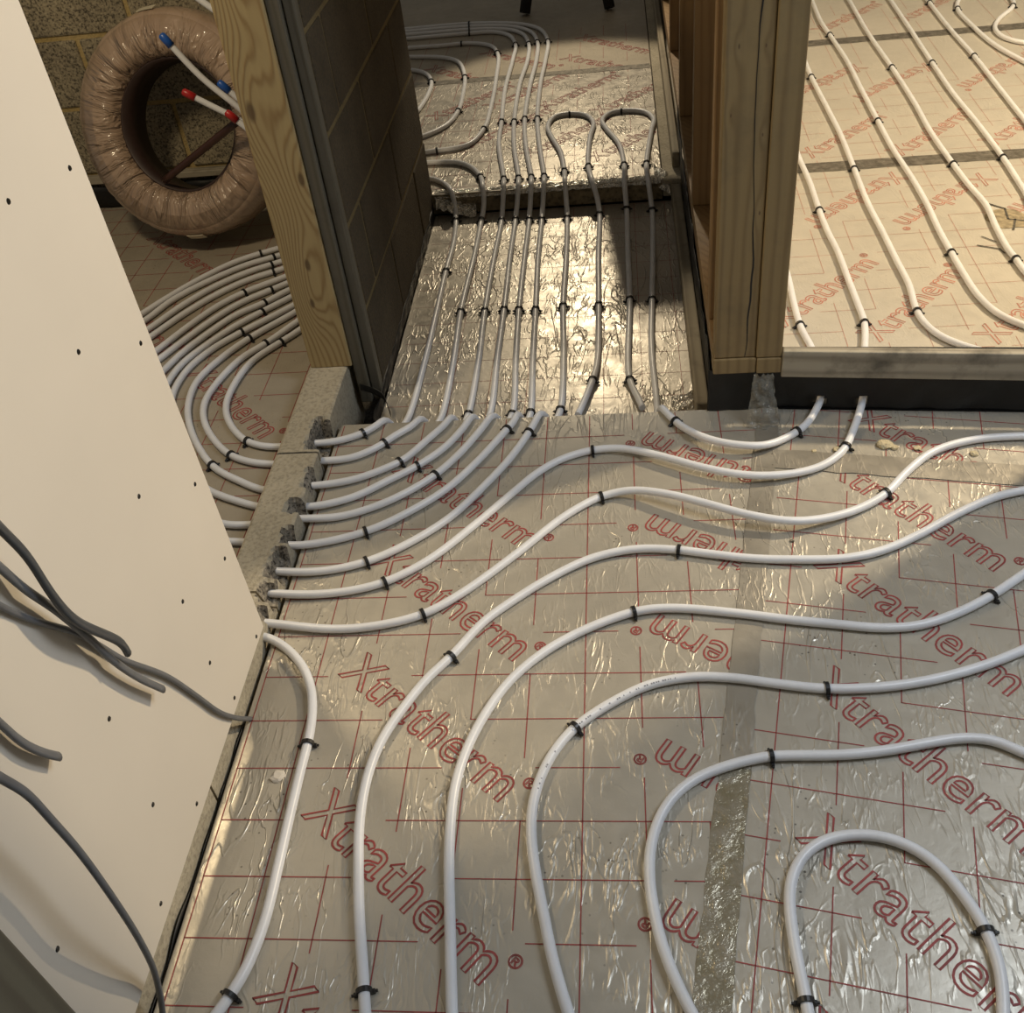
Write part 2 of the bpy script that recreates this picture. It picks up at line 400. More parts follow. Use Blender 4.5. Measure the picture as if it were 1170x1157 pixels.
board([(-1.4, 3.474), (0.225, 3.474), (0.225, 5.4), (-1.4, 5.4)], 0, 0, (0.03, 0.05), [(-0.16, 3.64, -36), (-0.099, 3.90, -43), (-0.52, 3.8, -40), (-0.75, 3.65, -40)], M_FOIL_L, ink=0.0015)
rt = [(0.50, 1.425, 46), (0.719, 1.335, 48), (0.99, 1.30, 47), (0.59 + 0.35, 2.19 + 0.12, -137), (1.19, 2.26, -138), (1.50, 2.28, -138), (1.25, 1.50, 47)]
board([(0.30, 1.094), (2.4, 1.094), (2.4, 2.375), (0.30, 2.375)], 0, 0, (0.038, 0.093), rt, M_FOIL_R, ink=0.0012, inkm=M_INK_PALE)
rt2 = [(0.72, 2.45, 45), (1.0, 2.42, 45), (1.30, 2.45, 45), (1.25, 3.25, -138), (1.62, 3.28, -138), (1.0, 3.3, -138)]
board([(0.30, 2.381), (2.4, 2.381), (2.4, 3.572), (0.30, 3.572)], 0, 0, (0.03, 0.05), rt2, M_FOIL_R, ink=0.0012, inkm=M_INK_PALE)
board([(0.30, 3.578), (2.4, 3.578), (2.4, 5.2), (0.30, 5.2)], 0, 0, (0.03, 0.05), [(0.95, 3.7, 45), (1.3, 3.75, 45)], M_FOIL_R, ink=0.0012, inkm=M_INK_PALE)
board([(-2.5, -0.3), (-0.735, -0.3), (-0.735, 2.46), (-2.5, 2.46)], 0, 0, (0.05, 0.03), [(-1.50, 2.18, -45), (-1.10, 1.345, -46), (-1.5, 1.75, -45), (-1.42, 1.2, -45)], M_FOIL_L, label='dusty board in the coil room')
def strip(name, a, b, wd, z, mat, wob=0.004, parent=floor, n=40):
    a, b = Vector(a), Vector(b); d = (b - a); nn = Vector((-d.y, d.x)).normalized()
    bm = bmesh.new(); L = []
    for i in range(n + 1):
        p = a + d * (i / n); k = []
        for j in range(5):
            off = (j / 4 - 0.5) * wd + (wob * noise.noise(Vector((i * 0.7, j * 9.1, a.x * 7))) if j in (0, 4) else 0)
            q = p + nn * off
            k.append(bm.verts.new((q.x, q.y, z + 0.0011 + 0.0012 * max(0, noise.noise(Vector((q.x * 40, q.y * 40, 0)))) * (j not in (0, 4)))))
        L.append(k)
    for i in range(n):
        for j in range(4): bm.faces.new((L[i][j], L[i + 1][j], L[i + 1][j + 1], L[i][j + 1])).smooth = True
    bmesh.ops.recalc_face_normals(bm, faces=bm.faces)
    for f in bm.faces:
        if f.normal.z < 0: f.normal_flip()
    return obj(name, bm, mat, parent)
strip('joint_tape', (0.062, -0.95), (0.252, 0.12), 0.052, 0, M_TAPE)
strip('joint_tape', (0.247, 0.10), (0.415, 1.06), 0.050, 0.0004, M_LTAPE)
strip('joint_tape', (0.37, 0.90), (1.5, 0.705), 0.066, 0.0008, M_LTAPE)
strip('joint_tape', (0.3, 2.378), (2.4, 2.378), 0.07, 0, M_GTAPE)
strip('joint_tape', (0.3, 3.575), (2.4, 3.575), 0.07, 0, M_GTAPE)
strip('joint_tape', (-1.4, 3.471), (0.22, 3.471), 0.05, 0, M_GTAPE)

# crumpled foil along the step and in the corners
def crumple(name, pts, wd, mat, parent=None, amp=0.012, seedv=0, rows_=6):
    bm = bmesh.new(); L = []
    path = catmull([Vector(p) for p in pts], 0.012)
    for i, p in enumerate(path):
        k = []
        for j in range(rows_):
            u = j / (rows_ - 1) - 0.5
            nz = noise.noise(Vector((i * 0.55 + seedv, j * 1.3, seedv))); n2 = noise.noise(Vector((i * 0.5, j * 1.1 + 7, seedv + 3)))
            k.append(bm.verts.new((p.x, p.y + u * wd + n2 * amp * 0.5, p.z - max(0, -u) * wd * 0.9 + abs(nz) * amp)))
        L.append(k)
    for i in range(len(L) - 1):
        for j in range(rows_ - 1): bm.faces.new((L[i][j], L[i + 1][j], L[i + 1][j + 1], L[i][j + 1]))
    bmesh.ops.recalc_face_normals(bm, faces=bm.faces)
    return obj(name, bm, mat, parent)
crumple('foil_edging', [(-0.54, 2.385, 0.002), (-0.3, 2.38, 0.002), (0.0, 2.38, 0.003), (0.22, 2.38, 0.003)], 0.034, M_CRUMPLE, floor, 0.008)
crumple('foil_scrap', [(-0.535, 2.365, -0.01), (-0.47, 2.355, -0.03), (-0.40, 2.36, -0.045)], 0.06, M_CRUMPLE, floor, 0.02, 4)
crumple('foil_scrap', [(0.20, 2.42, 0.004), (0.225, 2.40, 0.004), (0.25, 2.39, -0.01)], 0.08, M_CRUMPLE, floor, 0.02, 9)
crumple('foil_scrap', [(0.20, 1.20, -0.065), (0.235, 1.20, -0.06), (0.262, 1.21, -0.062)], 0.06, M_CRUMPLE, floor, 0.02, 5)
# pale concrete strip beside the hall boards and a slab kerb below the stud wall
obj('concrete_margin', boxm((0.228, 2.372, -0.06), (0.30, 5.3, -0.002), 0.002), M_KERB, floor)

# ------------------------------------------------------------------ block walls
def block(parent, lo, hi, mat, bev=0.006):
    bm = boxm(lo, hi, bev, 2)
    return obj('block', bm, mat, parent)
def block_wall(name, label, X, Y, zs, along, step, offs, core_mat, mat, depth_in=0.008):
    """X, Y = (lo, hi) of the wall; zs = bed joints; along 'x' or 'y'"""
    root = tag(empty(name, (0, 0, 0)), label, 'wall', kind='structure')
    obj('mortar', boxm((X[0] + depth_in, Y[0] + depth_in, zs[0]), (X[1] - depth_in, Y[1] - depth_in, zs[-1])), core_mat, root)
    g = 0.0075 if along == 'x' else 0.005
    for c in range(len(zs) - 1):
        lo, hi = (X if along == 'x' else Y)
        cuts = [lo] + [q for q in [offs[c % len(offs)] + step * k for k in range(-8, 12)] if lo + 0.04 < q < hi - 0.04] + [hi]
        for a, b in zip(cuts, cuts[1:]):
            j = random.uniform(-0.0015, 0.0015)
            if along == 'x': block(root, (a + g, Y[0] + j, zs[c] + g), (b - g, Y[1] + j, zs[c + 1] - g), mat)
            else: block(root, (X[0] + j, a + g, zs[c] + g), (X[1] + j, b - g, zs[c + 1] - g), mat)
    return root
block_wall('wall_left', 'dark concrete block wall along the doorway beside the sunken board', (-0.652, -0.55), (1.325, 2.40), [-0.07 + 0.0, 0.18, 0.402, 0.62, 0.84, 1.06, 1.28], 'y', 0.45, [1.70, 1.47], M_MORTAR_D, M_BLOCK_H, 0.004)
block_wall('wall_back', 'speckled block wall with yellow mortar behind the wrapped coil', (-2.6, -0.66), (2.47, 2.57), [0.0, 0.116, 0.344, 0.569, 0.794, 1.02, 1.245], 'x', 0.45, [-1.60, -1.39, -1.64, -1.44], M_MORTAR, M_BLOCK)
tag(obj('skirting_batten', boxm((-2.5, 2.435, 0.095), (-0.75, 2.47, 0.118), 0.003), M_GREYWOOD), 'thin pale batten along the block wall behind the coil', 'batten')

# ------------------------------------------------------------------ block kerb with knocked-out notches
KT = 0.048
NOTCH = [(0.935, 1.055, 0.038, 0.055), (0.80, 0.87, 0.016, 0.04), (0.715, 0.765, 0.034, 0.045), (0.62, 0.67, 0.02, 0.04), (0.52, 0.61, 0.03, 0.045), (0.45, 0.515, 0.03, 0.045), (0.405, 0.44, 0.02, 0.03)]
kerb = tag(empty('wall_kerb', (-0.67, 0.8, 0)), 'low pale block kerb with pipes passing through broken notches', 'kerb', kind='structure')
def kerb_block(y0, y1):
    bm = bmesh.new(); nx, ny = 16, int((y1 - y0) / 0.008)
    x0, x1 = -0.722, -0.622
    def top(x, y):
        z = KT + 0.0012 * noise.noise(Vector((x * 60, y * 60, 1)))
        rub = 0
        for a, b, dep, inn in NOTCH:
            wv = 0.008 * noise.noise(Vector((y * 70, a * 9, 0)))
            fx = (x - (x1 - dep + wv)) / 0.014; fy = min(y - a, b - y) / 0.010 + 0.5 * noise.noise(Vector((x * 70, y * 70, 3)))
            k = max(0, min(1, fx)) * max(0, min(1, fy))
            if k > 0:
                z -= inn * k * (1 + 0.10 * noise.noise(Vector((x * 150, y * 150, 5)))); rub = max(rub, k)
        return z, rub
    V = []; RB = {}
    for j in range(ny + 1):
        row = []
        for i in range(nx + 1):
            x = x0 + (x1 - x0) * i / nx; y = y0 + (y1 - y0) * j / ny
            z, rub = top(x, y)
            if i in (0, nx): z -= 0.003
            v = bm.verts.new((x, y, z)); RB[v] = rub; row.append(v)
        V.append(row)
    for j in range(ny):
        for i in range(nx):
            f = bm.faces.new((V[j][i], V[j][i + 1], V[j + 1][i + 1], V[j + 1][i]))
            if max(RB[v] for v in f.verts) > 0.35: f.material_index = 1
    def skirt(row):
        lo = [bm.verts.new((v.co.x, v.co.y, -0.15)) for v in row]
        for k in range(len(row) - 1): bm.faces.new((row[k], lo[k], lo[k + 1], row[k + 1]))
    skirt([V[j][0] for j in range(ny + 1)]); skirt([V[j][nx] for j in range(ny + 1)]); skirt(V[0]); skirt(V[ny])
    bmesh.ops.recalc_face_normals(bm, faces=bm.faces)
    obj('block', bm, [M_KERB, M_RUBBLE], kerb).location = -Vector((-0.67, 0.8, 0))
kerb_block(-0.93, -0.406); kerb_block(-0.40, 0.04); kerb_block(0.046, 0.474); kerb_block(0.480, 0.918); kerb_block(0.924, 1.33)
# black membrane poking out along the kerb and wall
def ribbon_sheet(name, pts, h, mat, label=None, cat='membrane', amp=0.006, out=(1, 0, 0), rows_=5, lean=0.0, seedv=0, parent=None, wav=0.35, step=0.012):
    path = catmull([Vector(p) for p in pts], step); o = Vector(out); bm = bmesh.new(); L = []
    for i, p in enumerate(path):
        k = []
        for j in range(rows_):
            u = j / (rows_ - 1); i_ = i * step / 0.012; nz = noise.noise(Vector((i_ * 0.22 + seedv, u * 2.2, seedv * 1.7)))
            hh = h * (1 + wav * noise.noise(Vector((i_ * 0.13, 5, seedv))))
            k.append(bm.verts.new(p + Vector((0, 0, hh * u)) + o * (nz * amp + lean * u)))
        L.append(k)
    for i in range(len(L) - 1):
        for j in range(rows_ - 1): bm.faces.new((L[i][j], L[i + 1][j], L[i + 1][j + 1], L[i][j + 1])).smooth = True
    s = obj(name, bm, mat, parent)
    md = s.modifiers.new('s', 'SOLIDIFY'); md.thickness = 0.0012
    if label: tag(s, label, cat)
    return s
ribbon_sheet('plastic_membrane', [(-0.6165, -0.6, -0.05), (-0.616, -0.2, -0.05), (-0.6165, 0.1, -0.05), (-0.6165, 0.2, -0.05)], 0.046, M_DPM, 'black polythene edge showing in the gap below the plasterboard', amp=0.002)
ribbon_sheet('plastic_membrane', [(-0.545, 1.16, -0.068), (-0.546, 1.6, -0.068), (-0.545, 2.0, -0.068), (-0.544, 2.35, -0.068)], 0.032, M_DPM, 'black polythene strip along the foot of the dark block wall', amp=0.006, lean=-0.003, seedv=3)
ribbon_sheet('plastic_membrane', [(-2.4, 2.45, 0.002), (-1.6, 2.452, 0.002), (-0.78, 2.45, 0.002)], 0.078, M_DPM, 'black strip at the foot of the wall behind the coil', out=(0, -1, 0), amp=0.006, seedv=14, wav=0.1)  # black strip filling the black gap below the batten
ribbon_sheet('plastic_membrane', [(-0.60, 1.275, -0.03), (-0.575, 1.262, -0.03), (-0.535, 1.24, -0.04), (-0.515, 1.20, -0.066)], 0.022, M_DPM, 'crumpled black polythene at the foot of the grey timber strip', out=(0, -1, 0), amp=0.006, seedv=6)
# rubble crumbs by the kerb
# ------------------------------------------------------------------ plasterboard wall
pbw = tag(empty('wall_plasterboard', (-0.606, -0.2, 0.06)), 'ivory plasterboard sheet with screw heads at the near side', 'wall', kind='structure')
def off(o, root): o.location = -root.location; return o
bm = bmesh.new(); box(bm, (-0.6125, -1.2, 0.074), (-0.60, 0.362, 2.3), 0.0015)
off(obj('plasterboard_sheet', bm, M_PB, pbw), pbw)
for (x, y) in ((10, 230), (80, 192), (90, 402), (161, 392), (159, 567), (223, 553), (209, 687), (257, 638), (240, 757), (293, 727), (125, 821), (268, 797), (175, 919), (225, 918), (184, 1032), (66, 1084)):
    p = atx(x, y, -0.5995); bm = bmesh.new()
    r = bmesh.ops.create_cone(bm, cap_ends=True, segments=10, radius1=0.0042, radius2=0.003, depth=0.0016, matrix=Matrix.Translation(p) @ Matrix.Rotation(math.pi / 2, 4, 'Y'))
    off(obj('screw', bm, M_SCREW, pbw), pbw)
tag(obj('timber_stud', boxm((-0.71, 0.30, KT), (-0.6126, 0.345, 2.3), 0.002), M_STUD), 'pine stud carrying the plasterboard edge at the coil-room doorway', 'stud')
tag(obj('timber_jamb', boxm((-0.5995, -0.53, 0.0), (-0.565, -0.425, 2.3), 0.004, 2), M_DARKBOARD), 'dark olive timber upright against the plasterboard in the bottom corner', 'timber')

# ------------------------------------------------------------------ left timber post and grey strip
pl = empty('timber_post', (-0.66, 1.30, KT)); tag(pl, 'knotty pale pine post standing on the block kerb', 'post')
def shaped(lo, hi, mat, parent, name, bev=0.003):
    o = obj(name, boxm(lo, hi, bev, 2), mat, parent); o.location = -parent.location; return o
shaped((-0.716, 1.272, KT), (-0.608, 1.322, 2.3), M_POST_L, pl, 'post_body')
tag(obj('grey_timber_strip', boxm((-0.607, 1.278, -0.07), (-0.577, 1.322, 2.3), 0.003, 2), M_GREYSTRIP), 'narrow grey timber strip beside the knotty post', 'timber')
tag(obj('grey_timber_strip', boxm((-0.575, 1.290, -0.07), (-0.551, 1.322, 2.3), 0.003, 2), M_GREYSTRIP), 'second grey timber strip against the dark block wall', 'timber')

# ------------------------------------------------------------------ right stud partition
PA = math.radians(-5.5)
def plate_pt(x, d, z):   # along the partition towards the bright room, from the corner post
    return Vector((0.286 + x * math.cos(PA) - d * math.sin(PA), 1.066 + x * math.sin(PA) + d * math.cos(PA), z))
def plank(name, x0, x1, d0, d1, z0, z1, mat, label, cat, bev=0.003, group=None, tilt=0.0):
    o = obj(name, boxm((0, 0, 0), (x1 - x0, d1 - d0, z1 - z0), bev, 2), mat); o.location = plate_pt(x0, d0, z0); o.rotation_euler = (0, tilt, PA)
    return tag(o, label, cat, group)
cp = empty('corner_post', (0.286, 1.066, 0.118)); cp.rotation_euler = (0, 0, 0); tag(cp, 'double pine corner post standing at the edge of the bright room', 'post')
shaped((0.286, 1.06, 0.158), (0.376, 1.108, 2.3), M_POST_R, cp, 'stud')
shaped((0.377, 1.055, 0.158), (0.433, 1.105, 2.3), M_POST_R, cp, 'stud')
shaped((0.284, 1.056, 0.118), (0.378, 1.108, 0.157), M_POST_R, cp, 'foot')
shaped((0.379, 1.052, 0.118), (0.433, 1.105, 0.157), M_POST_R, cp, 'foot')
bm = bmesh.new()
path = [Vector((0.352, 1.0595, 0.16 + 0.02 * k)) + Vector((0.006 * math.sin(k * 0.16) + 0.004 * noise.noise(Vector((k * 0.3, 0, 0))), 0, 0)) for k in range(0, 42)]
for i in range(len(path) - 1):
    a, b = path[i], path[i + 1]; wd = 0.0008 + 0.0012 * max(0, math.sin(i * 0.19)); 
    bm.faces.new([bm.verts.new(q) for q in (a + Vector((-wd, 0, 0)), a + Vector((wd, 0, 0)), b + Vector((wd, 0, 0)), b + Vector((-wd, 0, 0)))])
ck = obj('split', bm, M_BLACKMETAL, cp); ck.location = -cp.location
plank('sole_plate', 0.148, 1.3, -0.003, 0.019, 0.108, 0.176, M_GREYWOOD, 'weathered grey timber plate spanning the front of the bright room', 'timber', tilt=math.radians(0.6))
# hall side: plate and studs edge-on
tag(obj('sole_plate', boxm((0.288, 1.11, 0.105), (0.374, 5.2, 0.152), 0.003, 2), M_STUD), 'brown timber plate under the row of studs along the hall', 'timber')
for k, (y0, nm) in enumerate(((1.235, 'brown stud close behind the corner post'), (1.84, 'brown stud next along the hall after the corner pair'), (2.50, 'dark brown stud above the step in the hall'), (3.15, 'dim brown stud farther along the hall'), (3.8, 'dim brown stud near the tripod end of the hall'))):
    tag(obj('timber_stud', boxm((0.287, y0, 0.153), (0.376, y0 + 0.047, 2.3), 0.003, 2), M_STUD), nm, 'stud')
tag(obj('edge_batten', boxm((0.2535, 1.13, -0.07), (0.2845, 2.36, -0.012), 0.004, 2), M_GREYWOOD_Y), 'pale batten lying along the sunken board below the studs', 'batten')
tag(obj('edge_batten', boxm((0.262, 2.46, -0.0015), (0.286, 5.2, 0.05), 0.004, 2), M_GREYWOOD_Y), 'pale batten along the hall edge below the studs', 'batten')
ribbon_sheet('plastic_membrane', [(0.2865, 1.10, -0.03), (0.2865, 1.6, -0.02), (0.2865, 2.3, 0.0), (0.287, 2.6, 0.04)], 0.11, M_DPM, 'black polythene strip hanging below the hall studs', amp=0.003, seedv=8)
gapsheet = ribbon_sheet('plastic_membrane', [plate_pt(-0.012, 0.012, 0.001), plate_pt(0.12, 0.026, 0.001), plate_pt(0.4, 0.029, 0.001), plate_pt(0.8, 0.029, 0.001), plate_pt(1.3, 0.029, 0.001)], 0.1145, M_DPM, 'black polythene sheet closing the gap under the weathered plate', out=(0, 1, 0), amp=0.005, seedv=11, wav=0.015, rows_=21, step=0.006)
fl = obj('shade_flap', boxm((0, 0, 0), (1.15, 0.072, 0.0015)), M_DPM, gapsheet); fl.location = plate_pt(0.15, 0.036, 0.1155); fl.rotation_euler = (0, 0, PA)  # unseen flap added to keep lamp light off the pipes behind
fl = obj('shade_flap', boxm((0, 0, 0), (1.15, 0.085, 0.0005)), M_DPM, gapsheet); fl.location = plate_pt(0.15, 0.024, 0.0007); fl.rotation_euler = (0, 0, PA)  # second added sheet, blackening the floor behind the pipe holes

tag(obj('wall_hall_blocker', boxm((0.378, 1.112, 0.0), (0.39, 5.2, 2.3), 0.001), M_PB), 'unseen plasterboard added behind the hall studs to block the bright-room lamp', 'wall', kind='structure')  # unseen sheet added to keep the work lamp out of the hall
wr = tag(obj('wall_right_blocker', boxm((1.14, 0.90, 0.0), (2.5, 0.99, 2.35)), M_PB), 'unseen partition set beyond the weathered plate to shade the near floor', 'wall', kind='structure')  # out of view, placed to throw the diagonal shade across the near floor

# clear film scrap standing against the membrane
bm = bmesh.new(); L = []
for i in range(13):
    row = []
    for j in range(17):
        u, v = i / 12, j / 16
        wdt = 0.075 * (1 - 0.45 * v); x = 0.395 + (u - 0.5) * wdt; y = 1.00 + 0.045 * v + 0.012 * noise.noise(Vector((u * 5, v * 6, 2))) + 0.02 * abs(u - 0.5)
        row.append(bm.verts.new((x + 0.005 * noise.noise(Vector((u * 3, v * 8, 9))), y, 0.002 + 0.115 * v + 0.004 * noise.noise(Vector((u * 9, 0, 4))))))
    L.append(row)
for i in range(12):
    for j in range(16): bm.faces.new((L[i][j], L[i + 1][j], L[i + 1][j + 1], L[i][j + 1])).smooth = True
tag(obj('film_scrap', bm, M_FILM), 'crinkled clear plastic scrap standing below the corner post', 'plastic')

# ------------------------------------------------------------------ pipes
RP = 0.0086; ZF = RP + 0.0012; ZR = -0.07 + RP + 0.0012
PIPES = {}
def px(z, *pts): return [at(x, y, p[0] if p else z) for (x, y, *p) in pts]
EXT = {9: [(1.25, 0.84), (1.52, 0.79)], 'b1': [(1.25, 0.735), (1.52, 0.68)], 'b2': [(1.22, 0.63), (1.52, 0.58)], 'b3': [(1.18, 0.45), (1.52, 0.45)], 'b4': [(0.92, -0.12), (0.96, -0.45), (0.97, -0.92)],
       'rc': [(1.6, 1.25), (2.3, 1.25)], 'rd': [(1.6, 1.345), (2.3, 1.34)], 're': [(1.45, 1.47), (1.65, 1.435), (2.3, 1.43)], 'rf': [(1.52, 1.72), (1.75, 1.55), (2.3, 1.52)], 'rg': [(1.72, 1.98), (1.95, 1.70), (2.3, 1.62)], 'rh': [(2.05, 2.55), (2.3, 2.45)]}
def pipe(key, pts, label, group):
    fresh = []
    for x, y in EXT.get(key, []): fresh.append(Vector((x, y, ZF)))
    if key in EXT: pts = (pts + fresh) if key in (9,) else (fresh[::-1] + list(pts)) if key[0] == 'b' or key == 'rh' else (list(pts) + fresh)
    pts = list(pts)
    for end in (0, -1):   # runs that leave the foreground go on towards the near wall
        p = pts[end]
        if p.y < -0.25 and p.x > -0.6 and p.y > -0.6:
            q = Vector((p.x + (p.x - pts[1 if end == 0 else -2].x) * 0.6, -0.92, ZF))
            if end == 0: pts.insert(0, q)
            else: pts.append(q)
    path = relax(catmull(pts, 0.012), 2)
    o = tag(obj('heating_pipe', sweep(path, RP), M_PIPE), label, 'pipe', group)
    PIPES[key] = path; return o
ARC = {
 1: [(343, 376.6), (321, 390.6), (288.6, 412), (267, 440), (258, 465), (263.7, 485.5), (282, 504), (304, 510), (323, 510)],
 2: [(340, 367), (304, 392), (276, 409), (248, 437), (234, 459), (232.6, 478), (243.5, 501), (263.7, 520), (288.6, 528), (316.6, 530)],
 3: [(338, 356), (285.5, 386), (254, 408), (226, 434), (215.5, 459), (215.5, 481), (226, 509), (245, 534), (273, 549), (304, 560)],
 4: [(335, 349), (273, 381), (245, 397), (217, 419), (200, 443.5), (195, 465), (200, 503), (217, 540), (237, 559), (267, 571), (299.5, 579)],
 5: [(333, 339), (299.5, 356), (267, 373.5), (236, 394), (208, 415.5), (190, 440), (180, 471.5), (186, 524), (211, 571), (251, 597.5), (290, 599)],
 6: [(330.6, 331), (302.6, 345.5), (270, 359.5), (239, 380), (208, 403), (186, 424)],
 7: [(329, 323), (310, 331), (276, 345.5), (245, 364), (214, 386), (178, 413)],
 8: [(326, 316), (279, 334), (248, 350), (214, 373.5), (176.7, 402)],
 9: [(323, 307), (285.5, 319), (251, 334.6), (214, 356), (170, 386)],
 10: [(320, 299), (285.5, 310), (248, 326), (211, 347), (167, 377.6)],
 11: [(318, 292), (279, 303.5), (236, 322), (198, 342), (162.7, 368)],
 12: [(316.6, 284), (270, 298.6), (229.5, 318), (192, 339.5), (158, 361)],
}
HID = {6: [(-1.22, 1.12), (-1.12, 0.84), (-0.9, 0.69), (-0.74, 0.665)], 7: [(-1.32, 1.14), (-1.23, 0.80), (-0.95, 0.61), (-0.74, 0.585)], 8: [(-1.37, 1.14), (-1.30, 0.76), (-1.0, 0.545), (-0.74, 0.525)],
       9: [(-1.46, 1.12), (-1.38, 0.70), (-1.05, 0.465), (-0.74, 0.44)], 10: [(-1.53, 1.12), (-1.44, 0.64), (-1.1, 0.41), (-0.74, 0.385)], 11: [(-1.60, 1.12), (-1.58, 0.6), (-1.55, 0.1)], 12: [(-1.66, 1.12), (-1.66, 0.6), (-1.63, 0.1)]}
NEAR = {
 1: [(373, 507), (391, 502.5), (414, 495), (432, 485)],
 2: [(367, 528), (403, 522.5), (434, 509), (452, 497), (473, 485)],
 3: [(361.5, 556), (403, 548), (440, 535), (461.5, 524.6), (489, 501.5), (510, 483)],
 4: [(357, 580), (403, 568), (443, 549), (477, 532), (508, 511), (533, 484)],
 5: [(341.5, 594), (388, 590), (440, 574), (492, 546), (526, 517), (556, 482)],
 6: [(337, 624.6), (381.5, 617), (424.6, 604.6), (464.6, 586), (508, 560), (544.6, 527.7), (578.5, 491), (587, 482)],
 7: [(323, 654.5), (372, 651.7), (418.5, 641.5), (464.6, 621.5), (514, 591), (557, 551), (583, 523), (606, 491), (611, 482)],
 8: [(309, 679), (366, 678.5), (409, 673), (440, 664.6), (489, 640), (541.5, 600), (588, 561), (612.5, 541), (640, 525), (677, 514), (710, 512, .014), (758.6, 521.7, .02), (807, 534.7, .022), (856, 542.8, .02), (905, 541, .014), (937, 533), (950, 526), (964, 514), (974.6, 492, .012), (983.4, 466, .02), (987, 448, .022)],
 9: [(315, 714), (381.5, 718.5), (434, 714), (483, 701.5), (526, 678.5), (588, 634), (640, 593), (664, 578), (687, 567), (720, 560, .018), (762, 564, .03), (807, 575, .034), (856, 588, .032), (905, 595, .026), (948, 591, .016), (986, 579), (1013, 563), (1036, 539), (1066, 516), (1110, 502.6), (1170, 498), (1240, 500)],
 10: [(301.5, 728), (323, 737), (344.6, 759), (355, 784), (357, 813), (351.8, 848.7), (346.4, 868), (330, 936), (316, 997), (301.5, 1055), (280, 1108.7), (256.6, 1146), (230, 1185)],
}
REC = {
 1: [(466, 478), (486, 410), (509.5, 310), (518.5, 277), (521, 252)],
 2: [(504, 477), (516.7, 421), (527, 353), (542, 292), (550, 252)],
 3: [(534.6, 475), (547, 410), (554, 354.6), (565, 292), (573, 252)],
 4: [(560, 473), (569, 403), (576, 353), (583, 292), (589, 251)],
 5: [(585.6, 472), (589.5, 406.6), (593, 353), (599.6, 292), (604.6, 251)],
 6: [(606, 473), (609, 406.6), (612, 353), (615, 292), (619, 251)],
 7: [(639.8, 470), (644, 406.6), (643.4, 349), (647, 292), (648, 247)],
}
HALL = {
 1: [(520, 235, -.035), (515.6, 219, .012), (509.6, 211), (497, 205), (480, 203)],
 2: [(553, 234, -.035), (552, 216, .012), (549, 202), (538.6, 191), (523, 185.5), (494, 185.6), (470, 187)],
 3: [(574.6, 232, -.035), (575.2, 214, .012), (575.6, 204), (570, 164), (573, 140), (577, 102.6), (586, 68), (589, 51), (581, 40), (563.6, 36.5), (536, 38), (466, 44), (440, 46)],
 4: [(591, 231, -.035), (592, 213, .012), (592.6, 203), (587.5, 167.5), (587.5, 138.5), (594, 95.7), (603, 68), (604, 50), (596, 38), (577, 33.5), (536, 34), (466, 39.5), (440, 41)],
 5: [(606, 230, -.035), (606.7, 212, .012), (607, 202), (601, 167.5), (599.5, 136.8), (606, 95.7), (613, 68), (614, 48), (606, 36), (584, 30.3), (536, 30.3), (466, 36), (440, 38)],
 6: [(620.5, 229, -.035), (621.3, 211, .012), (621.7, 201), (616.6, 167.5), (614, 135), (617.6, 95.7), (623.4, 68), (626, 47), (618, 34), (604.6, 29), (584, 26.7), (536, 27), (466, 33), (440, 35)],
 7: [(647, 228, -.035), (645.5, 209, .012), (645, 196.6), (640.5, 174), (630, 156), (626, 143.6), (635, 132.5), (650.8, 129.5), (669.6, 131.6), (678, 140), (674, 157), (672, 188), (677, 208, .012), (683, 229, -.035), (685, 243, ZR), (683.6, 292, ZR), (684, 345.6, ZR), (682, 417, ZR), (676, 437, ZR), (664, 466, ZR), (660, 474, ZR)],
}
ORD = {1: 'first', 2: 'second', 3: 'third', 4: 'fourth', 5: 'fifth', 6: 'sixth', 7: 'seventh', 8: 'eighth', 9: 'ninth', 10: 'tenth'}
def arc_pts(i):
    a = px(ZF, *ARC[i]); d = (a[0] - a[1]).normalized(); s = (-0.668 - a[0].x) / max(d.x, 0.2)
    a = [Vector((-0.668, 1.80 + 0.036 * (i - 1), ZF))] + a
    if i in HID: a += [Vector((x, y, ZF)) for x, y in HID[i]]
    return a
for i in range(1, 11):
    pts = arc_pts(i)
    n = px(ZF, *NEAR[i]); n[0].z = ZF + 0.004
    pts += [pts[-1].lerp(n[0], 0.5) + Vector((0, 0, 0.002))] + n
    if i <= 7:
        rc = px(ZR, *REC[i]); a, b = n[-1], rc[0]
        ex = (b.x - a.x); pts += [Vector((a.x + ex * 0.22, 1.092, 0.0085)), Vector((a.x + ex * 0.42, 1.108, -0.014)), Vector((a.x + ex * 0.55, 1.116, -0.042)), Vector((a.x + ex * 0.75, 1.14, ZR + 0.002))] + rc + px(ZF, *HALL[i])
    if i <= 6: lab = f'{ORD[i]} white pipe through the kerb from the knotty post, dipping into the sunken doorway'
    elif i == 7: lab = 'seventh kerb pipe, dipping through the doorway and making the first loop in the hall'
    elif i == 8: lab = 'white pipe from the kerb waving across to vanish under the weathered plate'
    elif i == 9: lab = 'ninth kerb pipe, rising above the floor beside the taped joint'
    else: lab = 'white pipe bending along the foot of the plasterboard wall'
    if i == 8: pts += px(ZF, (988, 402), (987.7, 369), (979.6, 346), (969, 318.5), (957.7, 288.5), (946, 265), (936, 240), (925, 207.7), (912, 178), (903, 150), (893, 120)) + [Vector((0.70, 3.5, ZF)), Vector((0.74, 4.9, ZF))]
    pipe(i, pts, lab, 'white heating pipes')
